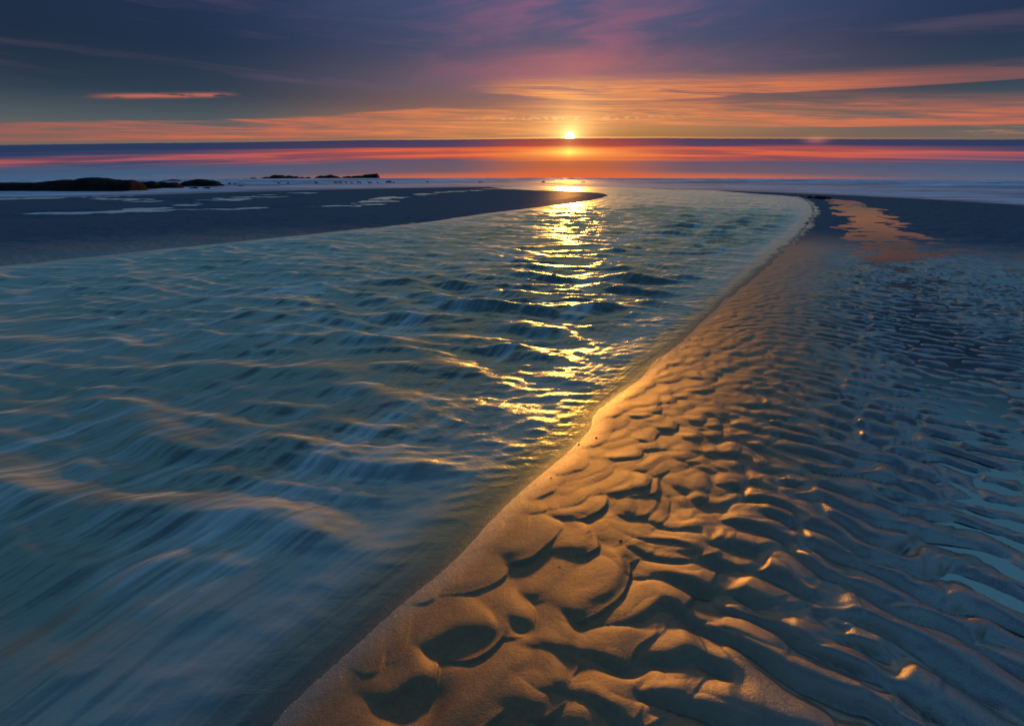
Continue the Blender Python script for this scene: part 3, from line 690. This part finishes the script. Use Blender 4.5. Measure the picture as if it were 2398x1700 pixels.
spots = [(538, 435.2), (551, 435), (653, 433.2), (675, 433.6), (741, 433), (785, 432.4), (790, 431.4), (798, 432.4), (811, 432.4), (824, 432.2), (839, 432), (845, 432.2), (864, 432), (869, 432), (885, 432.8), (905, 431.6), (910, 431.6), (915, 431.8), (922, 432), (1001, 430.4), (1123, 430), (1129, 430.2)]
ordn = 'first second third fourth fifth sixth seventh eighth ninth tenth eleventh twelfth thirteenth fourteenth fifteenth sixteenth seventeenth eighteenth nineteenth'.split()
rg = random.Random(4)
for k, (a, b) in enumerate(spots):
    g = ground(a, b)
    o = bpy.data.objects.new('gull', gme); C.objects.link(o)
    o.location = (g[0], g[1], curve_z(*g) + 0.0); o.rotation_euler = (0, 0, rg.choice([0, math.pi]) + rg.uniform(-0.7, 0.7))
    sc_k = rg.uniform(0.55, 0.75); o.scale = (sc_k,) * 3
    if k < 19: lb = 'dark gull on the wet sheen, %s from the left in the long row' % ordn[k]
    else: lb = ['lone dark gull standing right of the end of the row', 'left gull of the far pair nearest the sun path', 'right gull of the far pair nearest the sun path'][k - 19]
    thing(o, lb, 'gull', 'gulls standing on the wet sheen')

# ------------------------------------------------------------------ bits of shell and driftwood by the waterline
mshell = new_mat('shell'); out(principled(Base_Color=(0.45, 0.40, 0.34), Roughness=0.5))
mdark = new_mat('dark_driftwood'); out(principled(Base_Color=(0.02, 0.017, 0.015), Roughness=0.8))
from mathutils.bvhtree import BVHTree
def sand_z(x, y):
    k = np.argmin((GX - x) ** 2 + (GY - y) ** 2); return float(max(Zs[k], 0) + curve_z(x, y))
def bit(px, py, ln, wd, mat, name, label, cat, rot, seed):
    ln *= 0.6; wd *= 0.55
    rs_ = np.random.RandomState(seed); bm = bmesh.new()
    bmesh.ops.create_icosphere(bm, subdivisions=2, radius=1.0)
    for v in bm.verts:
        n_ = 1 + 0.35 * rs_.uniform(-1, 1)
        v.co = Vector((v.co.x * ln * n_, v.co.y * wd * n_, max(v.co.z, -0.3) * wd * 0.6 * n_))
    me = bpy.data.meshes.new(name); bm.to_mesh(me); bm.free(); me.materials.append(mat)
    o = bpy.data.objects.new(name, me); C.objects.link(o)
    g = ground(px, py, 0.02); o.location = (g[0], g[1], sand_z(*g) + wd * 0.15); o.rotation_euler = (0, 0, rot)
    thing(o, label, cat)
bit(1397, 1017, 0.010, 0.005, mdark, 'driftwood_chip', 'dark driftwood chip at the notch in the stream bank', 'driftwood', 0.4, 1)
bit(1356, 1031, 0.008, 0.004, mdark, 'driftwood_chip', 'small dark chip lying in the shallows beside the bank notch', 'driftwood', 0.1, 2)
bit(1444, 947, 0.009, 0.005, mshell, 'shell_fragment', 'pale shell fragment on the gold bank edge above the notch', 'shell', 0.8, 3)
bit(1615, 790, 0.012, 0.006, mdark, 'pebble', 'dark pebble on the bank edge farthest up the stream', 'pebble', 0.0, 4)
bit(1305, 1103, 0.006, 0.004, mshell, 'shell_fragment', 'pale shell fragment at the waterline below the notch', 'shell', 0.9, 5)
bit(1291, 1111, 0.007, 0.004, mdark, 'pebble', 'dark pebble at the waterline beside the lower shell fragment', 'pebble', 0.4, 6)
bit(1452, 1281, 0.011, 0.003, mdark, 'twig', 'short dark twig in a ripple hollow on the bank', 'twig', 0.1, 7)
bit(1310, 1335, 0.004, 0.003, mdark, 'pebble', 'tiny dark pebble on a sand crest near the deep hollows', 'pebble', 0.1, 8)
